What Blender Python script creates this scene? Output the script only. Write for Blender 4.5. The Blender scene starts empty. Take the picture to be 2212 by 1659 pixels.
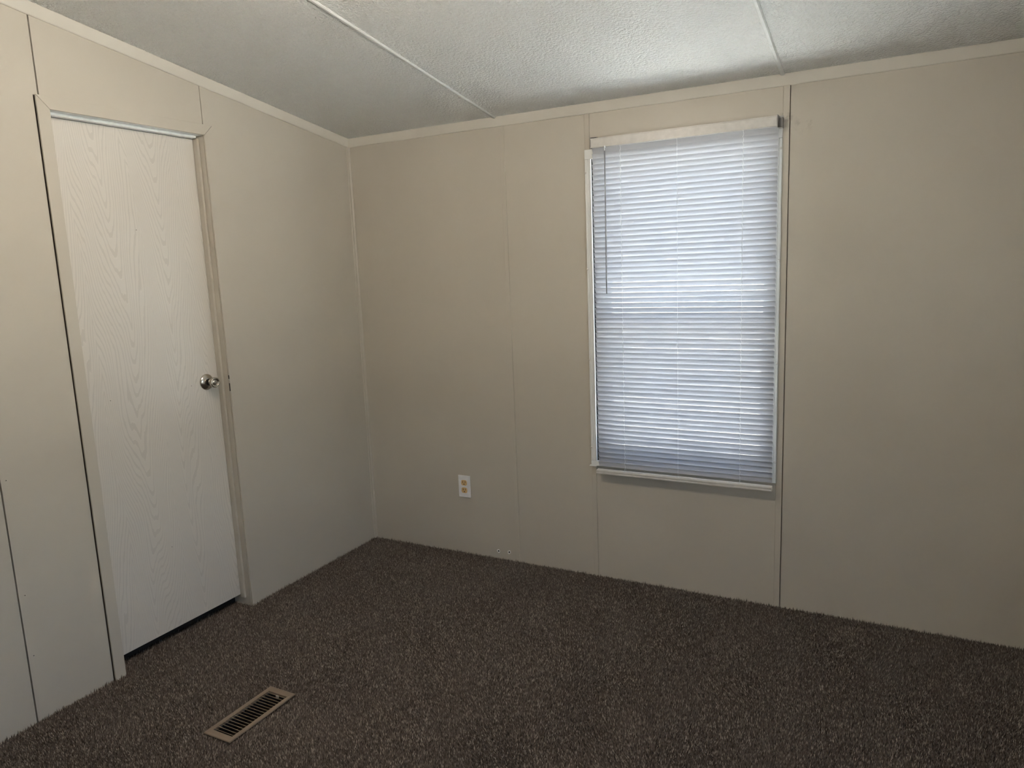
import bpy, bmesh, math, random
import numpy as np
from mathutils import Matrix, Vector

random.seed(7)
rng = np.random.default_rng(11)
S = bpy.context.scene
COL = S.collection

# ------------------------------------------------------------------ camera
F_PX, IMG_W = 1566.19, 2212.0
CAM = Vector((2.4891, -3.0033, 1.4426))
yaw, pitch, roll = (math.radians(a) for a in (28.0919, -9.2448, -2.2872))
fw = Vector((-math.sin(yaw) * math.cos(pitch), math.cos(yaw) * math.cos(pitch), math.sin(pitch)))
rt = Vector((math.cos(yaw), math.sin(yaw), 0))
up = rt.cross(fw)
rt2 = rt * math.cos(roll) + up * math.sin(roll)
up2 = -rt * math.sin(roll) + up * math.cos(roll)
cam_d = bpy.data.cameras.new('camera')
cam_d.sensor_fit = 'HORIZONTAL'
cam_d.sensor_width = 36.0
cam_d.lens = F_PX / IMG_W * 36.0
cam_d.clip_start = 0.02
cam_d.clip_end = 300
cam = bpy.data.objects.new('camera', cam_d)
COL.objects.link(cam)
m3 = Matrix((rt2, up2, -fw)).transposed()
cam.matrix_world = Matrix.Translation(CAM) @ m3.to_4x4()
S.camera = cam

# ------------------------------------------------------------------ world, sun, exposure
SKY = 2.0
SUN = 125.0
EXPOSURE = 0.0
LAMP = 108.0
LAMP_COL = (1.0, 0.87, 0.72)
world = bpy.data.worlds.new('sky')
S.world = world
world.use_nodes = True
wn = world.node_tree
wn.nodes.clear()
sky = wn.nodes.new('ShaderNodeTexSky')
sky.sky_type = 'NISHITA'
sky.sun_disc = False
sky.sun_elevation = math.radians(48)
sky.sun_rotation = math.radians(258)
sky.air_density = 1.0
sky.dust_density = 3.0
bg = wn.nodes.new('ShaderNodeBackground')
bg.inputs['Strength'].default_value = SKY
wo = wn.nodes.new('ShaderNodeOutputWorld')
wn.links.new(sky.outputs[0], bg.inputs['Color'])
wn.links.new(bg.outputs[0], wo.inputs['Surface'])

sun_d = bpy.data.lights.new('sun', 'SUN')
sun_d.energy = SUN
sun_d.angle = math.radians(0.6)
sun_d.color = (1.0, 0.97, 0.90)
sun = bpy.data.objects.new('sun', sun_d)
COL.objects.link(sun)
sun.rotation_euler = Vector((0.46, 0.40, -0.79)).to_track_quat('-Z', 'Y').to_euler()
sun.location = (-8, -2, 12)

S.view_settings.view_transform = 'Standard'
S.view_settings.look = 'None'
S.view_settings.gamma = 1.0
S.view_settings.use_curve_mapping = False
S.view_settings.exposure = EXPOSURE
cy = S.cycles
cy.use_denoising = True
cy.max_bounces = 14
cy.diffuse_bounces = 8
cy.glossy_bounces = 6
cy.transmission_bounces = 10
cy.transparent_max_bounces = 16
cy.sample_clamp_indirect = 0.0

# ------------------------------------------------------------------ materials
def mat(name):
    m = bpy.data.materials.new(name)
    m.use_nodes = True
    nt = m.node_tree
    b = nt.nodes['Principled BSDF']
    return m, nt, b

def nnode(nt, t, **kw):
    n = nt.nodes.new(t)
    for k, v in kw.items():
        setattr(n, k, v)
    return n

def math_node(nt, op, a, b=None, c=None):
    n = nt.nodes.new('ShaderNodeMath')
    n.operation = op
    for i, v in enumerate((a, b, c)):
        if v is None:
            continue
        if isinstance(v, (int, float)):
            n.inputs[i].default_value = v
        else:
            nt.links.new(v, n.inputs[i])
    return n.outputs[0]

def ramp(nt, fac, stops):
    r = nt.nodes.new('ShaderNodeValToRGB')
    e = r.color_ramp.elements
    while len(e) < len(stops):
        e.new(0.5)
    for el, (p, c) in zip(e, stops):
        el.position = p
        el.color = c if len(c) == 4 else (*c, 1)
    nt.links.new(fac, r.inputs['Fac'])
    return r.outputs['Color']

def obj_coord(nt):
    return nt.nodes.new('ShaderNodeTexCoord').outputs['Object']

def noise(nt, vec, scale, detail=2.0, rough=0.5):
    n = nt.nodes.new('ShaderNodeTexNoise')
    n.inputs['Scale'].default_value = scale
    n.inputs['Detail'].default_value = detail
    n.inputs['Roughness'].default_value = rough
    if vec is not None:
        nt.links.new(vec, n.inputs['Vector'])
    return n.outputs['Fac']

def bump(nt, b, height, strength, dist):
    n = nt.nodes.new('ShaderNodeBump')
    n.inputs['Strength'].default_value = strength
    n.inputs['Distance'].default_value = dist
    nt.links.new(height, n.inputs['Height'])
    nt.links.new(n.outputs[0], b.inputs['Normal'])
    return n

def plain(name, col, rough=0.5, metal=0.0, spec=0.5, nscale=0, nstr=0.06):
    """a plain finish with a faint procedural variation"""
    m, nt, b = mat(name)
    b.inputs['Roughness'].default_value = rough
    b.inputs['Metallic'].default_value = metal
    b.inputs['Specular IOR Level'].default_value = spec
    f = noise(nt, obj_coord(nt), nscale or 40, 3)
    lo = tuple(c * (1 - nstr) for c in col)
    hi = tuple(min(1, c * (1 + nstr)) for c in col)
    nt.links.new(ramp(nt, f, [(0.3, lo), (0.7, hi)]), b.inputs['Base Color'])
    return m

WALL = (0.52, 0.475, 0.405)

def make_wall_paint():
    m, nt, b = mat('painted_wall_panel')
    oc = obj_coord(nt)
    f = noise(nt, oc, 2.2, 3)
    base = ramp(nt, f, [(0.3, tuple(c * 0.97 for c in WALL)), (0.7, tuple(c * 1.03 for c in WALL))])
    # hand smudges beside the top of the window and a scratch low on the wall
    def blob(px, pz, r, thr, sc):
        vs = nnode(nt, 'ShaderNodeVectorMath', operation='DISTANCE')
        nt.links.new(oc, vs.inputs[0])
        vs.inputs[1].default_value = (px, 0.0, pz)
        fall = math_node(nt, 'SUBTRACT', 1.0, math_node(nt, 'DIVIDE', vs.outputs['Value'], r))
        fall = math_node(nt, 'MAXIMUM', fall, 0.0)
        n = math_node(nt, 'SUBTRACT', noise(nt, oc, sc, 3), thr)
        return math_node(nt, 'MINIMUM', math_node(nt, 'MULTIPLY', math_node(nt, 'MULTIPLY', math_node(nt, 'MAXIMUM', n, 0.0), 10.0), fall), 1.0)
    k = math_node(nt, 'ADD', blob(2.160, 1.925, 0.045, 0.46, 28), blob(2.095, 1.955, 0.03, 0.44, 40))
    k = math_node(nt, 'MINIMUM', k, 1.0)
    mx = nnode(nt, 'ShaderNodeMix', data_type='RGBA')
    nt.links.new(math_node(nt, 'MULTIPLY', k, 0.5), mx.inputs[0])
    nt.links.new(base, mx.inputs[6])
    mx.inputs[7].default_value = (0.22, 0.18, 0.14, 1)
    nt.links.new(mx.outputs[2], b.inputs['Base Color'])
    b.inputs['Roughness'].default_value = 0.42
    b.inputs['Specular IOR Level'].default_value = 0.42
    bump(nt, b, noise(nt, oc, 420, 2), 0.10, 0.002)
    return m
M_WALL = make_wall_paint()

def make_ceiling():
    m, nt, b = mat('stippled_ceiling')
    oc = obj_coord(nt)
    b.inputs['Base Color'].default_value = (0.80, 0.80, 0.775, 1)
    b.inputs['Roughness'].default_value = 0.38
    b.inputs['Specular IOR Level'].default_value = 0.5
    n1 = noise(nt, oc, 105, 2.5, 0.55)
    st = ramp(nt, n1, [(0.36, (0, 0, 0)), (0.60, (1, 1, 1))])
    n2 = noise(nt, oc, 260, 2)
    h = math_node(nt, 'ADD', st, math_node(nt, 'MULTIPLY', n2, 0.5))
    bump(nt, b, h, 1.0, 0.0042)
    return m
M_CEIL = make_ceiling()
M_CEIL_BATTEN = plain('ceiling_batten_white', (0.66, 0.66, 0.635), 0.5)
M_TRIM = plain('off_white_trim', (0.68, 0.635, 0.56), 0.45, nscale=6, nstr=0.03)
M_JAMB = plain('painted_jamb', (0.50, 0.455, 0.385), 0.42, nscale=8)
M_HEAD = plain('white_head_jamb', (0.88, 0.89, 0.88), 0.4)
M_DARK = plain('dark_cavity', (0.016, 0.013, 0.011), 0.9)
M_BACK = plain('stud_cavity', (0.15, 0.118, 0.09), 0.9)
M_EXT = plain('exterior_siding', (0.62, 0.60, 0.56), 0.7)
M_VINYL = plain('window_vinyl', (0.74, 0.74, 0.72), 0.35, nscale=12, nstr=0.04)
M_SCREW = plain('screw_steel', (0.72, 0.70, 0.66), 0.3, 0.7)
M_RAIL = plain('blind_rail_white', (0.60, 0.57, 0.535), 0.35)
M_BRACKET = plain('bracket_grey', (0.36, 0.35, 0.34), 0.4, 0.3)
M_PLATE = plain('outlet_plate_white', (0.80, 0.79, 0.80), 0.35)
M_IVORY = plain('ivory_plastic', (0.66, 0.44, 0.20), 0.4)
M_VENT = plain('brown_enamel', (0.215, 0.16, 0.115), 0.42, nscale=18, nstr=0.08)
M_PUTTY = plain('torn_drywall', (0.86, 0.85, 0.83), 0.9)
M_NICKEL = plain('satin_nickel', (0.56, 0.52, 0.46), 0.24, 1.0, nscale=60, nstr=0.05)
M_DUCT = plain('duct_metal', (0.10, 0.085, 0.07), 0.6, 0.2)
M_CORD = plain('white_cord', (0.85, 0.85, 0.85), 0.7)
M_CARPET_BASE = plain('carpet_backing', (0.020, 0.016, 0.013), 0.95)

def make_slat():
    m, nt, b = mat('translucent_white_vinyl')
    out = nt.nodes['Material Output']
    b.inputs['Base Color'].default_value = (0.46, 0.46, 0.475, 1)
    b.inputs['Roughness'].default_value = 0.28
    b.inputs['Specular IOR Level'].default_value = 0.9
    tr = nt.nodes.new('ShaderNodeBsdfTranslucent')
    f = noise(nt, obj_coord(nt), 9, 2)
    nt.links.new(ramp(nt, f, [(0.3, (0.64, 0.73, 0.92)), (0.7, (0.72, 0.78, 0.92))]), tr.inputs['Color'])
    mx = nt.nodes.new('ShaderNodeMixShader')
    mx.inputs[0].default_value = 0.044
    nt.links.new(b.outputs[0], mx.inputs[1])
    nt.links.new(tr.outputs[0], mx.inputs[2])
    nt.links.new(mx.outputs[0], out.inputs['Surface'])
    return m
M_SLAT = make_slat()

def make_glass(name, tint, gloss):
    m, nt, b = mat(name)
    nt.nodes.remove(b)
    out = nt.nodes['Material Output']
    t = nt.nodes.new('ShaderNodeBsdfTransparent')
    t.inputs['Color'].default_value = (*tint, 1)
    g = nt.nodes.new('ShaderNodeBsdfGlossy')
    g.inputs['Roughness'].default_value = 0.02
    mx = nt.nodes.new('ShaderNodeMixShader')
    mx.inputs[0].default_value = gloss
    nt.links.new(t.outputs[0], mx.inputs[1])
    nt.links.new(g.outputs[0], mx.inputs[2])
    nt.links.new(mx.outputs[0], out.inputs['Surface'])
    return m
M_GLASS = make_glass('window_glass', (0.93, 0.96, 0.96), 0.06)

def make_screen():
    m, nt, b = mat('insect_screen_mesh')
    out = nt.nodes['Material Output']
    b.inputs['Base Color'].default_value = (0.16, 0.16, 0.165, 1)
    b.inputs['Roughness'].default_value = 0.7
    t = nt.nodes.new('ShaderNodeBsdfTransparent')
    mx = nt.nodes.new('ShaderNodeMixShader')
    mx.inputs[0].default_value = 0.10
    nt.links.new(t.outputs[0], mx.inputs[1])
    nt.links.new(b.outputs[0], mx.inputs[2])
    nt.links.new(mx.outputs[0], out.inputs['Surface'])
    return m
M_SCREEN = make_screen()

def make_wand():
    m, nt, b = mat('smoky_clear_plastic')
    b.inputs['Base Color'].default_value = (0.42, 0.42, 0.44, 1)
    b.inputs['Roughness'].default_value = 0.12
    b.inputs['Transmission Weight'].default_value = 0.35
    return m
M_WAND = make_wand()

def make_door():
    """pale printed oak with cathedral figure; its contrast of sheen is partly painted into the colour"""
    m, nt, b = mat('pale_oak_print')
    oc = obj_coord(nt)
    sep = nt.nodes.new('ShaderNodeSeparateXYZ')
    nt.links.new(oc, sep.inputs[0])
    y, z = sep.outputs['Y'], sep.outputs['Z']
    def nz(sy, sz, detail, off):
        c = nt.nodes.new('ShaderNodeCombineXYZ')
        nt.links.new(math_node(nt, 'MULTIPLY', y, sy), c.inputs['Y'])
        nt.links.new(math_node(nt, 'MULTIPLY', z, sz), c.inputs['Z'])
        c.inputs['X'].default_value = off
        return math_node(nt, 'SUBTRACT', noise(nt, c.outputs[0], 1.0, detail), 0.5)
    drift = math_node(nt, 'MULTIPLY', nz(3.0, 1.3, 1, 3.1), 0.16)
    fine = nz(60, 7, 3, 8.7)
    mid = nz(11, 2.2, 2, 5.3)
    yy = math_node(nt, 'ADD', math_node(nt, 'ADD', y, 1.285), drift)
    yy = math_node(nt, 'ADD', yy, math_node(nt, 'MULTIPLY', nz(9.0, 0.9, 1, 12.4), 0.11))
    pp = math_node(nt, 'PINGPONG', yy, 0.105)
    arc = math_node(nt, 'SQRT', math_node(nt, 'ADD', math_node(nt, 'MULTIPLY', pp, pp), 0.00022))
    v = math_node(nt, 'SUBTRACT', math_node(nt, 'MULTIPLY', arc, 700.0), math_node(nt, 'MULTIPLY', z, 88.0))
    v = math_node(nt, 'ADD', v, math_node(nt, 'MULTIPLY', fine, 6.0))
    v = math_node(nt, 'ADD', v, math_node(nt, 'MULTIPLY', mid, 26.0))
    s = math_node(nt, 'SINE', v)
    line = ramp(nt, math_node(nt, 'MULTIPLY_ADD', s, 0.5, 0.5), [(0.56, (0, 0, 0)), (0.80, (1, 1, 1))])
    pores = ramp(nt, nz(320, 9, 2, 1.0), [(0.05, (0, 0, 0)), (0.25, (1, 1, 1))])
    k = math_node(nt, 'MINIMUM', math_node(nt, 'ADD', line, math_node(nt, 'MULTIPLY', pores, 0.10)), 1.0)
    mx = nnode(nt, 'ShaderNodeMix', data_type='RGBA')
    nt.links.new(k, mx.inputs[0])
    mx.inputs[6].default_value = (0.70, 0.655, 0.595, 1)
    mx.inputs[7].default_value = (0.575, 0.535, 0.485, 1)  # darker grain lines stand in for their weaker window reflection
    nt.links.new(mx.outputs[2], b.inputs['Base Color'])
    nt.links.new(math_node(nt, 'MULTIPLY_ADD', k, 0.34, 0.20), b.inputs['Roughness'])
    nt.links.new(math_node(nt, 'MULTIPLY_ADD', k, -0.75, 1.0), b.inputs['Specular IOR Level'])
    bump(nt, b, math_node(nt, 'SUBTRACT', 1.0, k), 0.08, 0.0006)
    return m
M_DOOR = make_door()

def make_carpet():
    m, nt, b = mat('brown_heather_pile')
    at = nt.nodes.new('ShaderNodeAttribute')
    at.attribute_name = 'tone'
    col = ramp(nt, at.outputs['Fac'], [(0.0, (0.022, 0.016, 0.012)), (0.45, (0.090, 0.068, 0.054)),
                                      (0.8, (0.165, 0.132, 0.110)), (1.0, (0.36, 0.305, 0.26))])
    nt.links.new(col, b.inputs['Base Color'])
    b.inputs['Roughness'].default_value = 0.8
    b.inputs['Specular IOR Level'].default_value = 0.2
    b.inputs['Sheen Weight'].default_value = 0.15
    return m
M_CARPET = make_carpet()

def make_ground():
    m, nt, b = mat('pale_gravel')
    oc = obj_coord(nt)
    f = noise(nt, oc, 1.3, 6, 0.6)
    nt.links.new(ramp(nt, f, [(0.3, (0.46, 0.46, 0.45)), (0.7, (0.60, 0.60, 0.59))]), b.inputs['Base Color'])
    b.inputs['Roughness'].default_value = 0.95
    return m
M_GROUND = make_ground()

def make_lamp_glass():
    m, nt, b = mat('lit_frosted_glass')
    b.inputs['Base Color'].default_value = (0.9, 0.88, 0.84, 1)
    b.inputs['Emission Color'].default_value = (*LAMP_COL, 1)
    b.inputs['Emission Strength'].default_value = LAMP
    return m
M_LAMP = make_lamp_glass()

# ------------------------------------------------------------------ builders
def finish(name, bm, m, parent=None, smooth=False):
    bmesh.ops.recalc_face_normals(bm, faces=bm.faces)
    me = bpy.data.meshes.new(name)
    bm.to_mesh(me)
    bm.free()
    if smooth:
        me.polygons.foreach_set('use_smooth', [True] * len(me.polygons))
    me.materials.append(m)
    o = bpy.data.objects.new(name, me)
    COL.objects.link(o)
    adopt(o, parent)
    return o

def adopt(o, parent):
    if parent is not None:
        o.parent = parent
        o.matrix_parent_inverse = Matrix.Translation(parent.location).inverted()

def add_box(bm, x0, x1, y0, y1, z0, z1):
    vs = [bm.verts.new((x, y, z)) for x in (x0, x1) for y in (y0, y1) for z in (z0, z1)]
    for f in ((0, 1, 3, 2), (4, 6, 7, 5), (0, 4, 5, 1), (2, 3, 7, 6), (0, 2, 6, 4), (1, 5, 7, 3)):
        bm.faces.new([vs[i] for i in f])
    return vs

def box(name, x0, x1, y0, y1, z0, z1, m, parent=None, bevel=0.0, seg=2):
    bm = bmesh.new()
    add_box(bm, x0, x1, y0, y1, z0, z1)
    if bevel:
        bmesh.ops.bevel(bm, geom=bm.edges[:], offset=bevel, segments=seg, affect='EDGES', profile=0.5)
    return finish(name, bm, m, parent)

def prism(name, pts, axis, a, b, m, parent=None, shift=None, bevel=0.0):
    """extrude a 2-D outline along an axis ('x': pts are (y,z); 'y': (x,z); 'z': (x,y)); shift(t) offsets z"""
    bm = bmesh.new()
    rings = []
    for t in (a, b):
        ring = []
        for u, v in pts:
            co = {'x': (t, u, v), 'y': (u, t, v), 'z': (u, v, t)}[axis]
            if shift:
                co = (co[0], co[1], co[2] + shift(t))
            ring.append(bm.verts.new(co))
        rings.append(ring)
    n = len(pts)
    for i in range(n):
        bm.faces.new((rings[0][i], rings[0][(i + 1) % n], rings[1][(i + 1) % n], rings[1][i]))
    bm.faces.new(rings[0])
    bm.faces.new(rings[1][::-1])
    if bevel:
        bmesh.ops.recalc_face_normals(bm, faces=bm.faces)
        bmesh.ops.bevel(bm, geom=bm.edges[:], offset=bevel, segments=2, affect='EDGES', profile=0.5)
    return finish(name, bm, m, parent)

def frame_ring(name, plane, o, i, d0, d1, m, parent=None, bevel=0.0):
    """rectangular ring; plane 'y': o/i = (x0,x1,z0,z1), depth in y; plane 'z': (x0,x1,y0,y1), depth in z"""
    bm = bmesh.new()
    def corners(r):
        return [(r[0], r[2]), (r[1], r[2]), (r[1], r[3]), (r[0], r[3])]
    def V(p, d):
        return bm.verts.new((p[0], d, p[1]) if plane == 'y' else (p[0], p[1], d))
    O0 = [V(p, d0) for p in corners(o)]; O1 = [V(p, d1) for p in corners(o)]
    I0 = [V(p, d0) for p in corners(i)]; I1 = [V(p, d1) for p in corners(i)]
    for k in range(4):
        j = (k + 1) % 4
        bm.faces.new((O0[k], O0[j], I0[j], I0[k]))
        bm.faces.new((O1[k], I1[k], I1[j], O1[j]))
        bm.faces.new((O0[k], O1[k], O1[j], O0[j]))
        bm.faces.new((I0[k], I0[j], I1[j], I1[k]))
    if bevel:
        bmesh.ops.recalc_face_normals(bm, faces=bm.faces)
        bmesh.ops.bevel(bm, geom=bm.edges[:], offset=bevel, segments=2, affect='EDGES', profile=0.5)
    return finish(name, bm, m, parent)

def lathe(name, prof, centre, axis, m, parent=None, n=40):
    """prof: (radius, offset along axis)"""
    bm = bmesh.new()
    ax = Vector(axis).normalized()
    u = ax.orthogonal().normalized()
    w = ax.cross(u)
    c = Vector(centre)
    rings = []
    for r, h in prof:
        if r < 1e-6:
            rings.append([bm.verts.new(c + ax * h)])
        else:
            rings.append([bm.verts.new(c + ax * h + (u * math.cos(t) + w * math.sin(t)) * r)
                          for t in (2 * math.pi * k / n for k in range(n))])
    for a, b in zip(rings, rings[1:]):
        for k in range(n):
            j = (k + 1) % n
            if len(a) == 1 and len(b) == 1:
                continue
            if len(a) == 1:
                bm.faces.new((a[0], b[k], b[j]))
            elif len(b) == 1:
                bm.faces.new((a[k], b[0], a[j]))
            else:
                bm.faces.new((a[k], b[k], b[j], a[j]))
    return finish(name, bm, m, parent, smooth=True)

def add_tube(bm, pts, r, n=6):
    rings = []
    for k, p in enumerate(pts):
        p = Vector(p)
        d = Vector(pts[min(k + 1, len(pts) - 1)]) - Vector(pts[max(k - 1, 0)])
        d.normalize()
        u = d.orthogonal().normalized() if abs(d.z) < 0.5 else Vector((1, 0, 0)).cross(d).normalized()
        w = d.cross(u)
        rings.append([bm.verts.new(p + (u * math.cos(t) + w * math.sin(t)) * r)
                      for t in (2 * math.pi * q / n for q in range(n))])
    for a, b in zip(rings, rings[1:]):
        for k in range(n):
            bm.faces.new((a[k], a[(k + 1) % n], b[(k + 1) % n], b[k]))
    bm.faces.new(rings[0])
    bm.faces.new(rings[-1][::-1])

def tube(name, pts, r, m, parent=None, n=8):
    bm = bmesh.new()
    add_tube(bm, pts, r, n)
    return finish(name, bm, m, parent, smooth=True)

def empty(name, loc):
    o = bpy.data.objects.new(name, None)
    o.empty_display_size = 0.05
    o.location = loc
    COL.objects.link(o)
    return o

def tag(o, label, cat, group=None):
    o['label'] = label
    o['category'] = cat
    if group:
        o['group'] = group
    return o

def struct(o, label=None):
    o['kind'] = 'structure'
    if label:
        o['label'] = label
    return o

# ------------------------------------------------------------------ room shell
RX, RY = 3.50, -3.45          # right wall, rear wall
HC, HB, SL = 2.097, 2.064, 0.151   # ceiling at the window wall, underside of crown, ceiling rise per metre
FZ = -0.010                   # top of the floor under the pile
def ceil_z(y): return HC - SL * y

VX0, VX1, VY0, VY1 = 0.572, 0.691, -1.613, -1.327     # floor register outline
VI = (0.591, 0.677, -1.590, -1.354)                   # its opening

floor = struct(frame_ring('floor', 'z', (-0.12, RX + 0.1, RY - 0.1, 0.1), VI, FZ, FZ - 0.04, M_CARPET_BASE),
               'dark brown carpeted floor')

# window wall: backing with the opening, wall panels on its room face, batten strips over the seams
WX0, WX1, WZ0, WZ1 = 1.318, 2.056, 0.556, 1.888       # window opening
wall_back = struct(frame_ring('wall_back', 'y', (-0.1, RX + 0.1, -0.05, HC + 0.02), (WX0, WX1, WZ0, WZ1), 0.0125, 0.075, M_BACK),
                   'beige panelled wall with the window')
frame_ring('exterior_siding', 'y', (-0.1, RX + 0.1, -0.7, HC + 0.06), (WX0, WX1, WZ0, WZ1), 0.075, 0.11, M_EXT, wall_back)
def back_panel(x0, x1):
    return box('panel', x0, x1, 0.0, 0.0122, -0.02, HC + 0.005, M_WALL, wall_back)
back_panel(0.0, 0.884)
back_panel(0.886, 1.2955)
frame_ring('panel', 'y', (1.2975, 2.0945, -0.02, HC + 0.005), (WX0, WX1, WZ0, WZ1), 0.0, 0.0122, M_WALL, wall_back)
back_panel(2.1100, RX)
for a, b in ((0.8745, 0.8965), (1.2845, 1.3075), (2.0835, 2.1075)):
    prism('batten', [(a, -0.0002), (a, -0.0025), (a + 0.0015, -0.0042), (b - 0.0015, -0.0042), (b, -0.0025), (b, -0.0002)],
          'z', -0.012, HC - 0.003, M_WALL, wall_back)

# door wall
DY0, DY1, DZT = -1.4925, -0.885, 2.009               # clear opening between the jambs, underside of head
wall_left = None
bm = bmesh.new()
for y0, y1, z0 in ((RY - 0.1, DY0 - 0.018, -0.05), (DY1 + 0.018, 0.1, -0.05), (DY0 - 0.018, DY1 + 0.018, DZT + 0.018)):
    vs = []
    for x in (-0.0125, -0.095):
        for yy, top in ((y0, False), (y1, False), (y1, True), (y0, True)):
            vs.append(bm.verts.new((x, yy, ceil_z(yy) + 0.01 if top else z0)))
    for f in ((0, 1, 2, 3), (7, 6, 5, 4), (0, 4, 5, 1), (1, 5, 6, 2), (2, 6, 7, 3), (3, 7, 4, 0)):
        bm.faces.new([vs[i] for i in f])
wall_left = struct(finish('wall_left', bm, M_BACK), 'beige panelled wall with the door')
def left_panel(y0, y1, z0=-0.02):
    bm = bmesh.new()
    vs = []
    for x in (0.0, -0.0122):
        for yy, top in ((y0, False), (y1, False), (y1, True), (y0, True)):
            vs.append(bm.verts.new((x, yy, ceil_z(yy) + 0.006 if top else z0)))
    for f in ((0, 1, 2, 3), (7, 6, 5, 4), (0, 4, 5, 1), (1, 5, 6, 2), (2, 6, 7, 3), (3, 7, 4, 0)):
        bm.faces.new([vs[i] for i in f])
    return finish('panel', bm, M_WALL, wall_left)
left_panel(RY, -1.8105)
bm = bmesh.new()
LP = [(-1.8055, -0.02), (-1.5378, -0.02), (-1.5378, 2.048), (-1.5225, 2.048), (-1.5225, ceil_z(-1.5225) + 0.006), (-1.8055, ceil_z(-1.8055) + 0.006)]
fa = [bm.verts.new((0.0, a, b)) for a, b in LP]
fb = [bm.verts.new((-0.0122, a, b)) for a, b in LP]
for q in range(6):
    bm.faces.new((fa[q], fa[(q + 1) % 6], fb[(q + 1) % 6], fb[q]))
bm.faces.new(fa); bm.faces.new(fb[::-1])
finish('panel', bm, M_WALL, wall_left)
left_panel(-1.5175, -0.8845, DZT + 0.012)
left_panel(-0.8805, 0.0)

# rear and right walls (behind the photographer)
wall_rear = struct(box('wall_rear', -0.1, RX + 0.1, RY - 0.1, RY, -0.05, ceil_z(RY) + 0.1, M_WALL), 'plain beige rear wall')
W2 = (-3.05, -2.05, 0.70, 1.95)                       # assumed unseen window, added for cool daylight fill: y0, y1, z0, z1
bm = bmesh.new()
def rw(y0, y1, z0, z1=None):
    vs = []
    for x in (RX, RX + 0.1):
        for yy, top in ((y0, 0), (y1, 0), (y1, 1), (y0, 1)):
            vs.append(bm.verts.new((x, yy, (ceil_z(yy) + 0.06 if z1 is None else z1) if top else z0)))
    for f in ((0, 1, 2, 3), (7, 6, 5, 4), (0, 4, 5, 1), (1, 5, 6, 2), (2, 6, 7, 3), (3, 7, 4, 0)):
        bm.faces.new([vs[i] for i in f])
rw(RY - 0.1, W2[0], -0.05)
rw(W2[1], 0.1, -0.05)
rw(W2[0], W2[1], W2[3])
rw(W2[0], W2[1], -0.05, W2[2])
wall_right = struct(finish('wall_right', bm, M_WALL), 'plain beige right wall with an added fill window')
fill_win = empty('fill_window', (RX + 0.05, (W2[0] + W2[1]) / 2, W2[2]))
struct(fill_win, 'assumed white framed window added for daylight fill')
bm = bmesh.new()
fwd = 0.04
ym = (W2[2] + W2[3]) / 2
for y0, y1, z0, z1 in ((W2[0], W2[0] + fwd, W2[2], W2[3]), (W2[1] - fwd, W2[1], W2[2], W2[3]), (W2[0] + fwd, W2[1] - fwd, W2[2], W2[2] + fwd),
                       (W2[0] + fwd, W2[1] - fwd, W2[3] - fwd, W2[3]), (W2[0] + fwd, W2[1] - fwd, ym - 0.02, ym + 0.02)):
    add_box(bm, RX - 0.012, RX + 0.09, y0, y1, z0, z1)
finish('window_frame', bm, M_VINYL, fill_win)
box('pane', RX + 0.05, RX + 0.053, W2[0] + fwd, W2[1] - fwd, W2[2] + fwd, ym - 0.02, M_GLASS, fill_win)
box('pane', RX + 0.05, RX + 0.053, W2[0] + fwd, W2[1] - fwd, ym + 0.02, W2[3] - fwd, M_GLASS, fill_win)

# sloping ceiling: roof slab, stippled panels, batten strips over their joints
def slab(name, x0, x1, y0, y1, d0, d1, m, parent=None):
    bm = bmesh.new()
    vs = []
    for yy in (y0, y1):
        for x, d in ((x0, d0), (x1, d0), (x1, d1), (x0, d1)):
            vs.append(bm.verts.new((x, yy, ceil_z(yy) + d)))
    for f in ((0, 1, 2, 3), (7, 6, 5, 4), (0, 4, 5, 1), (1, 5, 6, 2), (2, 6, 7, 3), (3, 7, 4, 0)):
        bm.faces.new([vs[i] for i in f])
    return finish(name, bm, m, parent)
ceiling = struct(slab('ceiling', -0.25, RX + 0.25, RY - 0.2, 0.38, 0.0125, 0.22, M_EXT), 'white stippled sloping ceiling')
CB = (0.8634, 2.0826)
for x0, x1 in ((0.0, CB[0] - 0.001), (CB[0] + 0.001, CB[1] - 0.001), (CB[1] + 0.001, RX)):
    slab('panel', x0, x1, RY, 0.0, 0.0, 0.0122, M_CEIL, ceiling)
for c in CB:
    prism('batten', [(c - 0.0085, 0.0), (c - 0.0085, -0.002), (c - 0.004, -0.0055), (c + 0.004, -0.0055), (c + 0.0085, -0.002), (c + 0.0085, 0.0)],
          'y', RY, -0.027, M_CEIL_BATTEN, ceiling, shift=ceil_z)

# crown strips
cp = [(0.0, HB), (0.004, HB), (0.007, HB + 0.0025), (0.0295, HC + 0.0035), (0.030, HC + 0.0046), (0.0, HC - 0.0002)]
trim_1 = struct(prism('trim_1', [(-a, z) for a, z in cp], 'x', 0.0, RX, M_TRIM), 'off-white crown strip above the window')
trim_2 = struct(prism('trim_2', [(a, min(z, HC - 0.0002)) for a, z in cp], 'y', RY, -0.0, M_TRIM, shift=lambda t: -SL * t), 'off-white crown strip sloping above the door')
# slim moulding in the wall corner
trim_3 = struct(prism('trim_3', [(0.0, 0.0), (0.0115, 0.0), (0.0112, -0.003), (0.005, -0.0075), (0.0035, -0.0165), (0.0, -0.018)],
                      'z', -0.012, HB, M_WALL), 'slim beige corner moulding')

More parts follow.
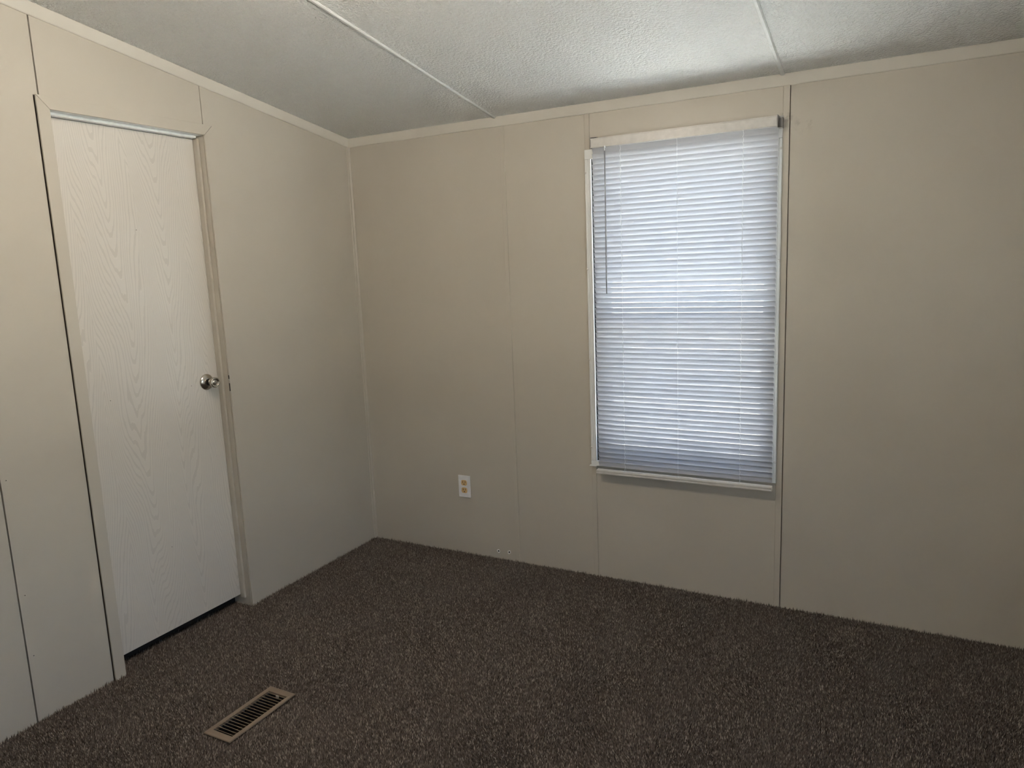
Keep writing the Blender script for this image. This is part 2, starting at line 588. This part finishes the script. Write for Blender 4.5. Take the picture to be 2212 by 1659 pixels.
# nail holes and torn cable holes belong to the walls
def pock(parent, c, n, r, m_ring=True):
    c, n = Vector(c), Vector(n)
    if m_ring:
        bm = bmesh.new()
        u = n.orthogonal().normalized(); w = n.cross(u)
        k = 10
        inn, mid, out = [], [], []
        for q in range(k):
            t = 2 * math.pi * q / k
            d = u * math.cos(t) + w * math.sin(t)
            j = random.uniform(0.8, 1.35)
            inn.append(bm.verts.new(c + d * r * 0.55 + n * 0.0006))
            mid.append(bm.verts.new(c + d * r * 0.85 * j + n * random.uniform(0.0012, 0.003) * (r / 0.006)))
            out.append(bm.verts.new(c + d * r * 1.2 * j + n * 0.0001))
        for q in range(k):
            s_ = (q + 1) % k
            bm.faces.new((inn[q], inn[s_], mid[s_], mid[q]))
            bm.faces.new((mid[q], mid[s_], out[s_], out[q]))
        finish('torn_edge', bm, M_PUTTY if r > 0.004 else M_WALL, parent)
    lathe('nail_hole' if r < 0.004 else 'cable_hole', [(0.0, 0.0009), (r * 0.6, 0.0007), (r * 0.62, 0.0001)], c, n, M_DARK, parent, n=12)
pock(wall_back, (0.7728, 0, 0.0345), (0, -1, 0), 0.0078)
pock(wall_back, (0.8333, 0, 0.0375), (0, -1, 0), 0.0078)
for yy, zz in ((-1.7896, 0.8312), (-1.7868, 0.4403), (-1.7887, 0.2282)):
    pock(wall_left, (0, yy, zz), (1, 0, 0), 0.0026)

# ------------------------------------------------------------------ door
door = empty('door_1', (0, (DY0 + DY1) / 2, 0))
struct(door, 'pale wood-grain interior door with a round nickel knob')
DX = -0.057
leaf = box('door_leaf', DX - 0.035, DX, DY0 + 0.004, DY1 - 0.003, 0.040, 1.9985, M_DOOR, door, 0.0012, 1)
for yy, zz in ((-1.189, 1.632), (-1.376, 1.011), (-1.026, 1.0085), (-1.20, 0.379)):
    pock(leaf, (DX, yy, zz), (1, 0, 0), 0.0022, False)
# jambs, stops and head
box('jamb', -0.105, -0.0030, DY1, DY1 + 0.0165, -0.012, DZT + 0.017, M_JAMB, door)
box('jamb', -0.105, 0.0, DY0 - 0.0165, DY0, -0.012, DZT + 0.017, M_JAMB, door)
box('head_jamb', -0.105, 0.0, DY0, DY1, DZT, DZT + 0.0165, M_HEAD, door)
box('door_stop', DX + 0.002, -0.028, DY1 - 0.0105, DY1, 0.028, DZT - 0.0105, M_JAMB, door, 0.003, 3)
box('door_stop', DX + 0.002, -0.028, DY0, DY0 + 0.0105, 0.028, DZT - 0.0105, M_JAMB, door, 0.003, 3)
box('head_stop', DX + 0.002, -0.028, DY0, DY1 - 0.012, DZT - 0.0105, DZT, M_HEAD, door, 0.003, 3)
# casing with mitred corners
CT = 0.0070
def casing_piece(pts):
    bm = bmesh.new()
    a = [bm.verts.new((0.0002, y, z)) for y, z in pts]
    b = [bm.verts.new((CT, y, z)) for y, z in pts]
    n = len(pts)
    for i in range(n):
        bm.faces.new((a[i], a[(i + 1) % n], b[(i + 1) % n], b[i]))
    bm.faces.new(a); bm.faces.new(b[::-1])
    bmesh.ops.recalc_face_normals(bm, faces=bm.faces)
    bmesh.ops.bevel(bm, geom=bm.edges[:], offset=0.0007, segments=1, affect='EDGES')
    return finish('casing', bm, M_WALL, door)
CW = 0.041
g = 0.0006
casing_piece([(DY0 - CW, -0.012), (DY0, -0.012), (DY0, DZT - g), (DY0 - CW, DZT + CW - g)])
casing_piece([(DY1, -0.012), (DY1 + CW, -0.012), (DY1 + CW, DZT + CW - g), (DY1, DZT - g)])
casing_piece([(DY0 + g, DZT), (DY1 - g, DZT), (DY1 + CW - g, DZT + CW), (DY0 - CW + g, DZT + CW)])
# strike plate cut-outs on the casing edge
box('strike_slot', 0.0008, 0.0060, DY1 - 0.0006, DY1 + 0.0012, 0.966, 1.000, M_DARK, door)
box('strike_slot', 0.0008, 0.0060, DY1 - 0.0006, DY1 + 0.0010, 1.018, 1.034, M_DARK, door)
# dark closet behind the door so that the gap beneath it reads dark
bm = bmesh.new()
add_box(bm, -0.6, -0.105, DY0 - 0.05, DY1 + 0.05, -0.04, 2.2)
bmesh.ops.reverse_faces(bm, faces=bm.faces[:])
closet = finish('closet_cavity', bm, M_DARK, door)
# knob
KY, KZ = -0.9505, 1.0132
knob = lathe('knob_rose', [(0.0, 0.0), (0.0335, 0.0), (0.0338, 0.002), (0.0325, 0.0045), (0.026, 0.0085), (0.0165, 0.0125), (0.0125, 0.0135)],
             (DX, KY, KZ), (1, 0, 0), M_NICKEL, door)
lathe('knob', [(0.0105, 0.010), (0.0105, 0.0245), (0.0125, 0.0265), (0.0160, 0.0295), (0.0190, 0.036), (0.0213, 0.044), (0.0222, 0.0495),
               (0.0220, 0.0535), (0.0205, 0.0562), (0.0175, 0.0568), (0.0155, 0.0560), (0.0148, 0.0528), (0.0142, 0.0520), (0.0118, 0.0522),
               (0.0110, 0.0545), (0.0085, 0.0562), (0.0, 0.0570)], (DX, KY, KZ), (1, 0, 0), M_NICKEL, knob)
lathe('knob_neck_ring', [(0.0108, 0.0135), (0.0145, 0.0138), (0.0145, 0.0160), (0.0106, 0.0165)], (DX, KY, KZ), (1, 0, 0), M_DARK, knob)

# ------------------------------------------------------------------ window
win = empty('window_1', ((WX0 + WX1) / 2, 0.05, WZ0))
struct(win, 'white vinyl single-hung window behind the blind')
frame_ring('window_frame', 'y', (WX0, WX1, WZ0, WZ1), (WX0 + 0.022, WX1 - 0.022, WZ0 + 0.022, WZ1 - 0.022), 0.014, 0.118, M_VINYL, win, 0.002)
up_s = frame_ring('upper_sash', 'y', (WX0 + 0.020, WX1 - 0.020, 1.172, WZ1 - 0.020), (WX0 + 0.046, WX1 - 0.046, 1.206, WZ1 - 0.046), 0.078, 0.100, M_VINYL, win, 0.002)
lo_s = frame_ring('lower_sash', 'y', (WX0 + 0.020, WX1 - 0.020, WZ0 + 0.020, 1.208), (WX0 + 0.046, WX1 - 0.046, WZ0 + 0.050, 1.174), 0.048, 0.072, M_VINYL, win, 0.002)
box('pane', WX0 + 0.044, WX1 - 0.044, 0.0875, 0.0905, 1.204, WZ1 - 0.044, M_GLASS, up_s)
box('pane', WX0 + 0.044, WX1 - 0.044, 0.0585, 0.0615, WZ0 + 0.048, 1.176, M_GLASS, lo_s)
scr = frame_ring('screen_frame', 'y', (WX0 + 0.022, WX1 - 0.022, WZ0 + 0.022, 1.19), (WX0 + 0.036, WX1 - 0.036, WZ0 + 0.036, 1.176), 0.103, 0.109, M_VINYL, win)
box('insect_screen', WX0 + 0.036, WX1 - 0.036, 0.1055, 0.1063, WZ0 + 0.036, 1.176, M_SCREEN, scr)
# interior trim strips screwed on the wall around the opening
def strip_profile(x0, x1, inner_right):
    w = x1 - x0
    pts = [(0.0, 0.0), (0.0, -0.008), (0.002, -0.010), (0.009, -0.010), (0.0098, -0.0085), (0.0112, -0.0085), (0.012, -0.011),
           (0.019, -0.011), (0.0198, -0.0092), (0.0215, -0.0092), (0.0223, -0.013), (w - 0.001, -0.0145), (w, -0.0135), (w, 0.0)]
    return [((x0 + a) if inner_right else (x1 - a), d - 0.0045) for a, d in pts]
for a, b, ir in ((1.2868, 1.3162, True), (2.0552, 2.0850, False)):
    pr = strip_profile(a, b, ir)
    pr = [(u, v if v < -0.0046 else -0.0002) for u, v in pr]
    st = prism('trim_strip', pr, 'z', 0.556, 1.8765, M_VINYL, win)
    for z in ((1.8205, 1.414, 1.0172, 0.617) if ir else (1.8398, 1.4236, 1.022, 0.6188)):
        lathe('screw', [(0.0044, 0.0), (0.0044, 0.0012), (0.0030, 0.0028), (0.0, 0.0034)], ((a + 0.0035) if ir else (b - 0.0045), -0.0145, z), (0, -1, 0), M_SCREW, st, n=14)
    box('gap_strip', (b + 0.0002) if ir else (a - 0.0020), (b + 0.0020) if ir else (a - 0.0002), -0.012, 0.02, 0.556, 1.8765, M_DARK if ir else M_VINYL, st)  # near-black left strip stands in for the dark gap beside the trim
box('head_strip', 1.2868, 2.0850, -0.0150, -0.0002, 1.8772, 1.9165, M_VINYL, win, 0.0015)
box('sill_strip', 1.2868, 2.0850, -0.0150, -0.0002, 0.5315, 0.5552, M_VINYL, win, 0.0015)
prism('sill_tab', [(-0.0002, 0.5315), (-0.0165, 0.5315), (-0.0165, 0.5287), (-0.0002, 0.5280)], 'x', 1.2785, 1.3120, M_VINYL, win)

# ------------------------------------------------------------------ blind
BX0, BX1, BY = 1.3300, 2.0735, -0.0335
blind = empty('mini_blind', ((BX0 + BX1) / 2, BY, 0.507))
tag(blind, 'closed white horizontal mini blind hanging over the window', 'blind')
hr = box('headrail', 1.3285, 2.0690, -0.0465, -0.0205, 1.9160, 1.9545, M_RAIL, blind, 0.0018)
prism('headrail_lip', [(-0.0470, 1.9160), (-0.0478, 1.9172), (-0.0478, 1.9196), (-0.0465, 1.9205)], 'x', 1.3285, 2.0690, M_RAIL, hr)
prism('headrail_lip', [(-0.0465, 1.9500), (-0.0476, 1.9508), (-0.0476, 1.9540), (-0.0465, 1.9548)], 'x', 1.3285, 2.0690, M_RAIL, hr)
# end brackets
bm = bmesh.new()
add_box(bm, 2.0695, 2.0712, -0.0480, -0.0045, 1.9120, 1.9580)
add_box(bm, 2.0695, 2.0870, -0.0062, -0.0045, 1.9120, 1.9580)
add_box(bm, 2.0852, 2.0870, -0.0400, -0.0045, 1.9120, 1.9480)
add_box(bm, 2.0695, 2.0870, -0.0400, -0.0045, 1.9105, 1.9120)
finish('end_bracket', bm, M_BRACKET, blind)
bm = bmesh.new()
add_box(bm, 1.3266, 1.3282, -0.0475, -0.0045, 1.9140, 1.9580)
add_box(bm, 1.3266, 1.3560, -0.0475, -0.0045, 1.9566, 1.9582)
finish('end_bracket', bm, M_BRACKET, blind)
box('bracket_slot', 1.3300, 1.3540, -0.0478, -0.0470, 1.9556, 1.9576, M_DARK, blind)

# slats: curved strips with rounded corners, room edge tipped up
PITCH = 0.02150
SW = 0.0250
Z_TOP = 1.9035
NSL = 64
L = BX1 - BX0
def slat_mesh():
    bm = bmesh.new()
    R_ = 0.004
    st = [(0.0, SW / 2 - R_), (0.0006, SW / 2 - R_ * 0.52), (0.0016, SW / 2 - R_ * 0.20), (R_, SW / 2)]
    xs = st + [(L * q / 8, SW / 2) for q in range(1, 8)] + [(L - a, h) for a, h in st[::-1]]
    cols = []
    nu = 7
    for x, h in xs:
        row = []
        for k in range(nu):
            t = -1 + 2 * k / (nu - 1)
            w = t * h
            crown = 0.0021 * (1 - (w / (SW / 2)) ** 2)
            row.append(bm.verts.new((x, w, crown)))      # flat frame: y across the slat, z crown
        cols.append(row)
    for a, b in zip(cols, cols[1:]):
        for k in range(nu - 1):
            bm.faces.new((a[k], b[k], b[k + 1], a[k + 1]))
    me = bpy.data.meshes.new('slat')
    bm.to_mesh(me); bm.free()
    me.polygons.foreach_set('use_smooth', [True] * len(me.polygons))
    me.materials.append(M_SLAT)
    return me
SLAT = slat_mesh()
slat_z = []
tilts = []
for k in range(NSL):
    z = Z_TOP - k * PITCH
    tilt = 62.8 + random.uniform(-0.5, 0.5)
    d = (z - 1.33) / 0.12
    tilt -= 2.8 * math.exp(-d * d)               # a few slats near the middle hang a little more open
    if z < 1.20:
        tilt += 2.2 + 7.0 * (1.20 - z) / 0.65    # the lower half is pulled further shut
    if z < 0.60:
        tilt -= 3.0
    slat_z.append(z); tilts.append(tilt)
    o = bpy.data.objects.new('slat', SLAT)
    COL.objects.link(o)
    adopt(o, blind)
    # local y axis points to the outer, lower edge; room edge (-y) up
    o.rotation_euler = (-math.radians(tilt), math.radians(random.uniform(-0.035, 0.035)), math.radians(random.uniform(-0.03, 0.03)))
    o.location = (BX0 + random.uniform(-0.0005, 0.0005), BY, z)

# bottom rail: two ridges with a groove between
zb = 0.5065
prism('bottom_rail', [(-0.0275, zb + 0.003), (-0.0285, zb), (-0.0510, zb), (-0.0528, zb + 0.0015), (-0.0528, zb + 0.0050), (-0.0512, zb + 0.0062),
                      (-0.0512, zb + 0.0108), (-0.0530, zb + 0.0120), (-0.0530, zb + 0.0150), (-0.0515, zb + 0.0168), (-0.0285, zb + 0.0185), (-0.0275, zb + 0.0165)],
      'x', BX0 - 0.005, BX1 + 0.001, M_RAIL, blind)
# ladder cords: front string stepping from slat edge to slat edge, back string, lift cord
for xc, r in ((1.4560, 0.0008), (1.6925, 0.0005), (1.9475, 0.0008)):
    bm = bmesh.new()
    front = [(xc, -0.0455, 1.916)]
    for z, t in zip(slat_z, tilts):
        zi = z + 0.5 * SW * math.sin(math.radians(t))
        yi = BY - 0.5 * SW * math.cos(math.radians(t)) - 0.0008
        if zi < 1.912:
            front.append((xc - (0.0017 if r > 0.0007 else 0.0), yi, zi + 0.0004))
        front.append((xc + (0.0017 if r > 0.0007 else 0.0), yi - 0.0004, zi - 0.0125))
    front.append((xc, -0.0490, zb + 0.016))
    add_tube(bm, front, r, 6)
    add_tube(bm, [(xc, BY + 0.0085, 1.916), (xc, BY + 0.0085, zb + 0.017)], 0.0006, 5)
    finish('ladder_cord', bm, M_CORD, blind, smooth=True)
# tilt wand
wand = tube('tilt_wand', [(1.3925, -0.0530, 1.8985), (1.3918, -0.0525, 1.70), (1.3910, -0.0520, 1.50), (1.3903, -0.0515, 1.3085)], 0.0030, M_WAND, blind, n=6)
tube('wand_hook', [(1.3925, -0.0440, 1.9120), (1.3925, -0.0500, 1.9190), (1.3925, -0.0545, 1.9150), (1.3925, -0.0545, 1.9060), (1.3925, -0.0530, 1.8975)],
     0.0016, M_CORD, wand)

# ------------------------------------------------------------------ wall outlet
ox0, ox1, oz0, oz1 = 0.5580, 0.6270, 0.2950, 0.4090
ocx = (ox0 + ox1) / 2
outlet = empty('wall_outlet', (ocx, 0.0, (oz0 + oz1) / 2))
tag(outlet, 'white duplex wall outlet with tan sockets low on the wall', 'outlet')
box('cover_plate', ox0, ox1, -0.0058, -0.0002, oz0, oz1, M_PLATE, outlet, 0.0024, 3)
for zc in (0.3715, 0.3325):
    bm = bmesh.new()
    pts = []
    n = 28
    for q in range(n):
        t = 2 * math.pi * q / n
        x = max(-0.0165, min(0.0165, 0.0178 * math.cos(t)))
        zz = max(-0.0140, min(0.0140, 0.0172 * math.sin(t)))
        pts.append((ocx + x, zc + zz))
    fr = [bm.verts.new((x, -0.0074, z)) for x, z in pts]
    bk = [bm.verts.new((x, -0.0050, z)) for x, z in pts]
    for q in range(n):
        bm.faces.new((fr[q], fr[(q + 1) % n], bk[(q + 1) % n], bk[q]))
    bm.faces.new(fr)
    face = finish('socket', bm, M_IVORY, outlet)
    box('slot', ocx - 0.0080, ocx - 0.0052, -0.0077, -0.0070, zc - 0.0005, zc + 0.0085, M_DARK, face)
    box('slot', ocx + 0.0050, ocx + 0.0078, -0.0077, -0.0070, zc + 0.0005, zc + 0.0085, M_DARK, face)
    lathe('ground_hole', [(0.0, 0.0003), (0.0030, 0.0002), (0.0030, 0.0)], (ocx, -0.0074, zc - 0.0070), (0, -1, 0), M_DARK, face, n=12)
lathe('screw', [(0.0028, 0.0), (0.0026, 0.0008), (0.0, 0.0011)], (ocx, -0.0058, 0.352), (0, -1, 0), M_PLATE, outlet, n=12)

# ------------------------------------------------------------------ floor register
vent = empty('floor_register', ((VX0 + VX1) / 2, (VY0 + VY1) / 2, 0.0))
tag(vent, 'brown metal floor register set in the carpet near the door', 'vent')
bm = bmesh.new()
def vring(x0, x1, y0, y1, z):
    return [bm.verts.new(p) for p in ((x0, y0, z), (x1, y0, z), (x1, y1, z), (x0, y1, z))]
o_, i_ = (VX0, VX1, VY0, VY1), VI
def lerp(t, z):
    return vring(*[a + (b - a) * t for a, b in zip(o_, i_)], z)
R_ = [lerp(0.0, -0.003), lerp(0.0, 0.0005), lerp(0.10, 0.0022), lerp(0.55, 0.0034), lerp(0.95, 0.0030), lerp(1.0, 0.0016), lerp(1.0, -0.006)]
for a, b in zip(R_, R_[1:]):
    for k in range(4):
        j = (k + 1) % 4
        bm.faces.new((a[k], a[j], b[j], b[k]))
finish('faceplate', bm, M_VENT, vent)
NB = 18
for k in range(NB):
    yc = VI[2] + (VI[3] - VI[2]) * (k + 0.5) / NB
    bm = bmesh.new()
    y_t, y_b = yc, yc + 0.0075
    vs = [bm.verts.new(p) for x in (VI[0] - 0.001, VI[1] + 0.001) for p in
          ((x, y_t - 0.0010, 0.0012), (x, y_t + 0.0010, 0.0012), (x, y_b + 0.0010, -0.0085), (x, y_b - 0.0010, -0.0085))]
    for f in ((0, 1, 2, 3), (7, 6, 5, 4), (0, 4, 5, 1), (1, 5, 6, 2), (2, 6, 7, 3), (3, 7, 4, 0)):
        bm.faces.new([vs[i] for i in f])
    finish('louver', bm, M_VENT, vent)
# duct boot below, with the half-closed damper
bm = bmesh.new()
add_box(bm, VI[0] - 0.002, VI[1] + 0.002, VI[2] - 0.002, VI[3] + 0.002, -0.16, -0.006)
bm.faces.ensure_lookup_table()
top = max(bm.faces, key=lambda f: f.calc_center_median().z)
bmesh.ops.delete(bm, geom=[top], context='FACES')
finish('duct_boot', bm, M_DUCT, vent)
prism('damper', [(VI[0] + 0.030, -0.042), (VI[1] - 0.002, -0.020), (VI[1] - 0.002, -0.022), (VI[0] + 0.030, -0.044)], 'y', VI[2] + 0.004, VI[2] + 0.125, M_VENT, vent)
box('damper_lever', VI[0] + 0.045, VI[0] + 0.058, VI[3] - 0.0115, VI[3] - 0.0095, -0.004, 0.003, M_SCREW, vent)

# ------------------------------------------------------------------ ceiling lamp (overhead, above the frame)
LX, LY = 1.25, -1.74
lz = ceil_z(LY)
lamp = empty('ceiling_lamp', (LX, LY, lz))
tag(lamp, 'frosted globe lamp on a short stem under the stippled ceiling', 'lamp')
DOWN = (0, 0, -1)
lathe('lamp_base', [(0.0, -0.02), (0.062, -0.02), (0.064, 0.020), (0.050, 0.030), (0.012, 0.034)], (LX, LY, lz), DOWN, M_TRIM, lamp)
lathe('stem', [(0.009, 0.03), (0.009, 0.045), (0.030, 0.047), (0.032, 0.056), (0.0, 0.057)], (LX, LY, lz), DOWN, M_NICKEL, lamp, n=20)
lathe('lamp_globe', [(0.030, 0.055), (0.056, 0.064), (0.074, 0.082), (0.083, 0.106), (0.084, 0.124), (0.076, 0.150), (0.056, 0.170), (0.030, 0.180), (0.0, 0.183)],
      (LX, LY, lz), DOWN, M_LAMP, lamp)

# ------------------------------------------------------------------ outdoors (seen only through the gaps of the blind)
bm = bmesh.new()
add_box(bm, -60, 60, -60, 80, -0.85, -0.75)
ground = struct(finish('ground', bm, M_GROUND), 'pale gravel ground outside the window')
ground['category'] = 'ground'

# ------------------------------------------------------------------ carpet pile
def pile(x0, x1, y0, y1, sp):
    nx, ny = int((x1 - x0) / sp), int((y1 - y0) / sp)
    gx, gy = np.meshgrid(np.arange(nx), np.arange(ny), indexing='ij')
    px = x0 + (gx.ravel() + rng.random(nx * ny)) * sp
    py = y0 + (gy.ravel() + rng.random(nx * ny)) * sp
    return px, py, np.full(nx * ny, sp)
parts = [pile(0.001, RX, -2.10, -0.001, 0.0036), pile(0.001, RX, RY, -2.10, 0.0062)]
px = np.concatenate([p[0] for p in parts]); py = np.concatenate([p[1] for p in parts]); sp = np.concatenate([p[2] for p in parts])
# strip under the door
dp = pile(-0.10, 0.001, DY0 + 0.002, DY1 - 0.002, 0.0036)
px = np.concatenate([px, dp[0]]); py = np.concatenate([py, dp[1]]); sp = np.concatenate([sp, dp[2]])
keep = ~((px > VX0 - 0.001) & (px < VX1 + 0.001) & (py > VY0 - 0.001) & (py < VY1 + 0.001))
px, py, sp = px[keep], py[keep], sp[keep]
n = len(px)
def lowfreq(x, y, k, s, seed):
    r = np.random.default_rng(seed)
    v = np.zeros_like(x)
    for _ in range(k):
        a = r.uniform(0, 2 * math.pi); f = s * r.uniform(0.5, 1.9); ph = r.uniform(0, 2 * math.pi)
        v += np.sin((x * math.cos(a) + y * math.sin(a)) * f + ph)
    return v / math.sqrt(k)
wx, wy = lowfreq(px, py, 9, 11, 1), lowfreq(px, py, 9, 11, 2)      # pile brushed different ways by feet and vacuum
pat = lowfreq(px + 0.02 * wx, py + 0.02 * wy, 10, 24, 3)
lean_x = 0.0011 * wx + rng.normal(0, 0.0016, n)
lean_y = 0.0013 * wy + 0.0006 * pat + rng.normal(0, 0.0016, n)
h = (0.0100 + rng.normal(0, 0.0014, n)) * (1 + 0.05 * pat)
edge = np.minimum(np.minimum(px, RX - px), -py) < 0.010
h[edge] += rng.random(edge.sum()) ** 4 * 0.010
lean_x[edge & (px < 0.010)] = np.abs(lean_x[edge & (px < 0.010)])
lean_y[py > -0.010] = -np.abs(lean_y[py > -0.010])
near_vent = (px > VX0 - 0.006) & (px < VX1 + 0.006) & (py > VY0 - 0.006) & (py < VY1 + 0.006)
h[near_vent] *= 0.85
ang = rng.random(n) * 2 * math.pi
rad = sp * 0.62
co = np.empty((n, 4, 3), np.float32)
for k in range(3):
    t = ang + k * 2 * math.pi / 3
    co[:, k, 0] = px + np.cos(t) * rad
    co[:, k, 1] = py + np.sin(t) * rad
    co[:, k, 2] = FZ
co[:, 3, 0] = px + lean_x; co[:, 3, 1] = py + lean_y; co[:, 3, 2] = FZ + h
inside = (px > 0.004) 
co[inside, :, 0] = np.clip(co[inside, :, 0], 0.0003, RX)
co[:, :, 1] = np.minimum(co[:, :, 1], -0.0003)
base = (np.arange(n, dtype=np.int32) * 4)[:, None]
tri = np.concatenate([base + np.array([[0, 1, 3]]), base + np.array([[1, 2, 3]]), base + np.array([[2, 0, 3]])], axis=1).reshape(-1)
me = bpy.data.meshes.new('carpet_pile')
me.vertices.add(n * 4)
me.vertices.foreach_set('co', co.reshape(-1))
me.loops.add(n * 9)
me.loops.foreach_set('vertex_index', tri.astype(np.int32))
me.polygons.add(n * 3)
me.polygons.foreach_set('loop_start', np.arange(0, n * 9, 3, dtype=np.int32))
tone = np.clip(0.47 + rng.normal(0, 0.26, n) + (rng.random(n) < 0.06) * 0.35, 0, 1)
tv = np.repeat(tone[:, None], 4, axis=1)
tv[:, 3] = np.clip(tv[:, 3] + 0.08, 0, 1)
at = me.attributes.new('tone', 'FLOAT', 'POINT')
at.data.foreach_set('value', tv.reshape(-1).astype(np.float32))
me.update(calc_edges=True)
me.materials.append(M_CARPET)
cp_o = bpy.data.objects.new('carpet_pile', me)
COL.objects.link(cp_o)
adopt(cp_o, floor)
cp_o['kind'] = 'stuff'
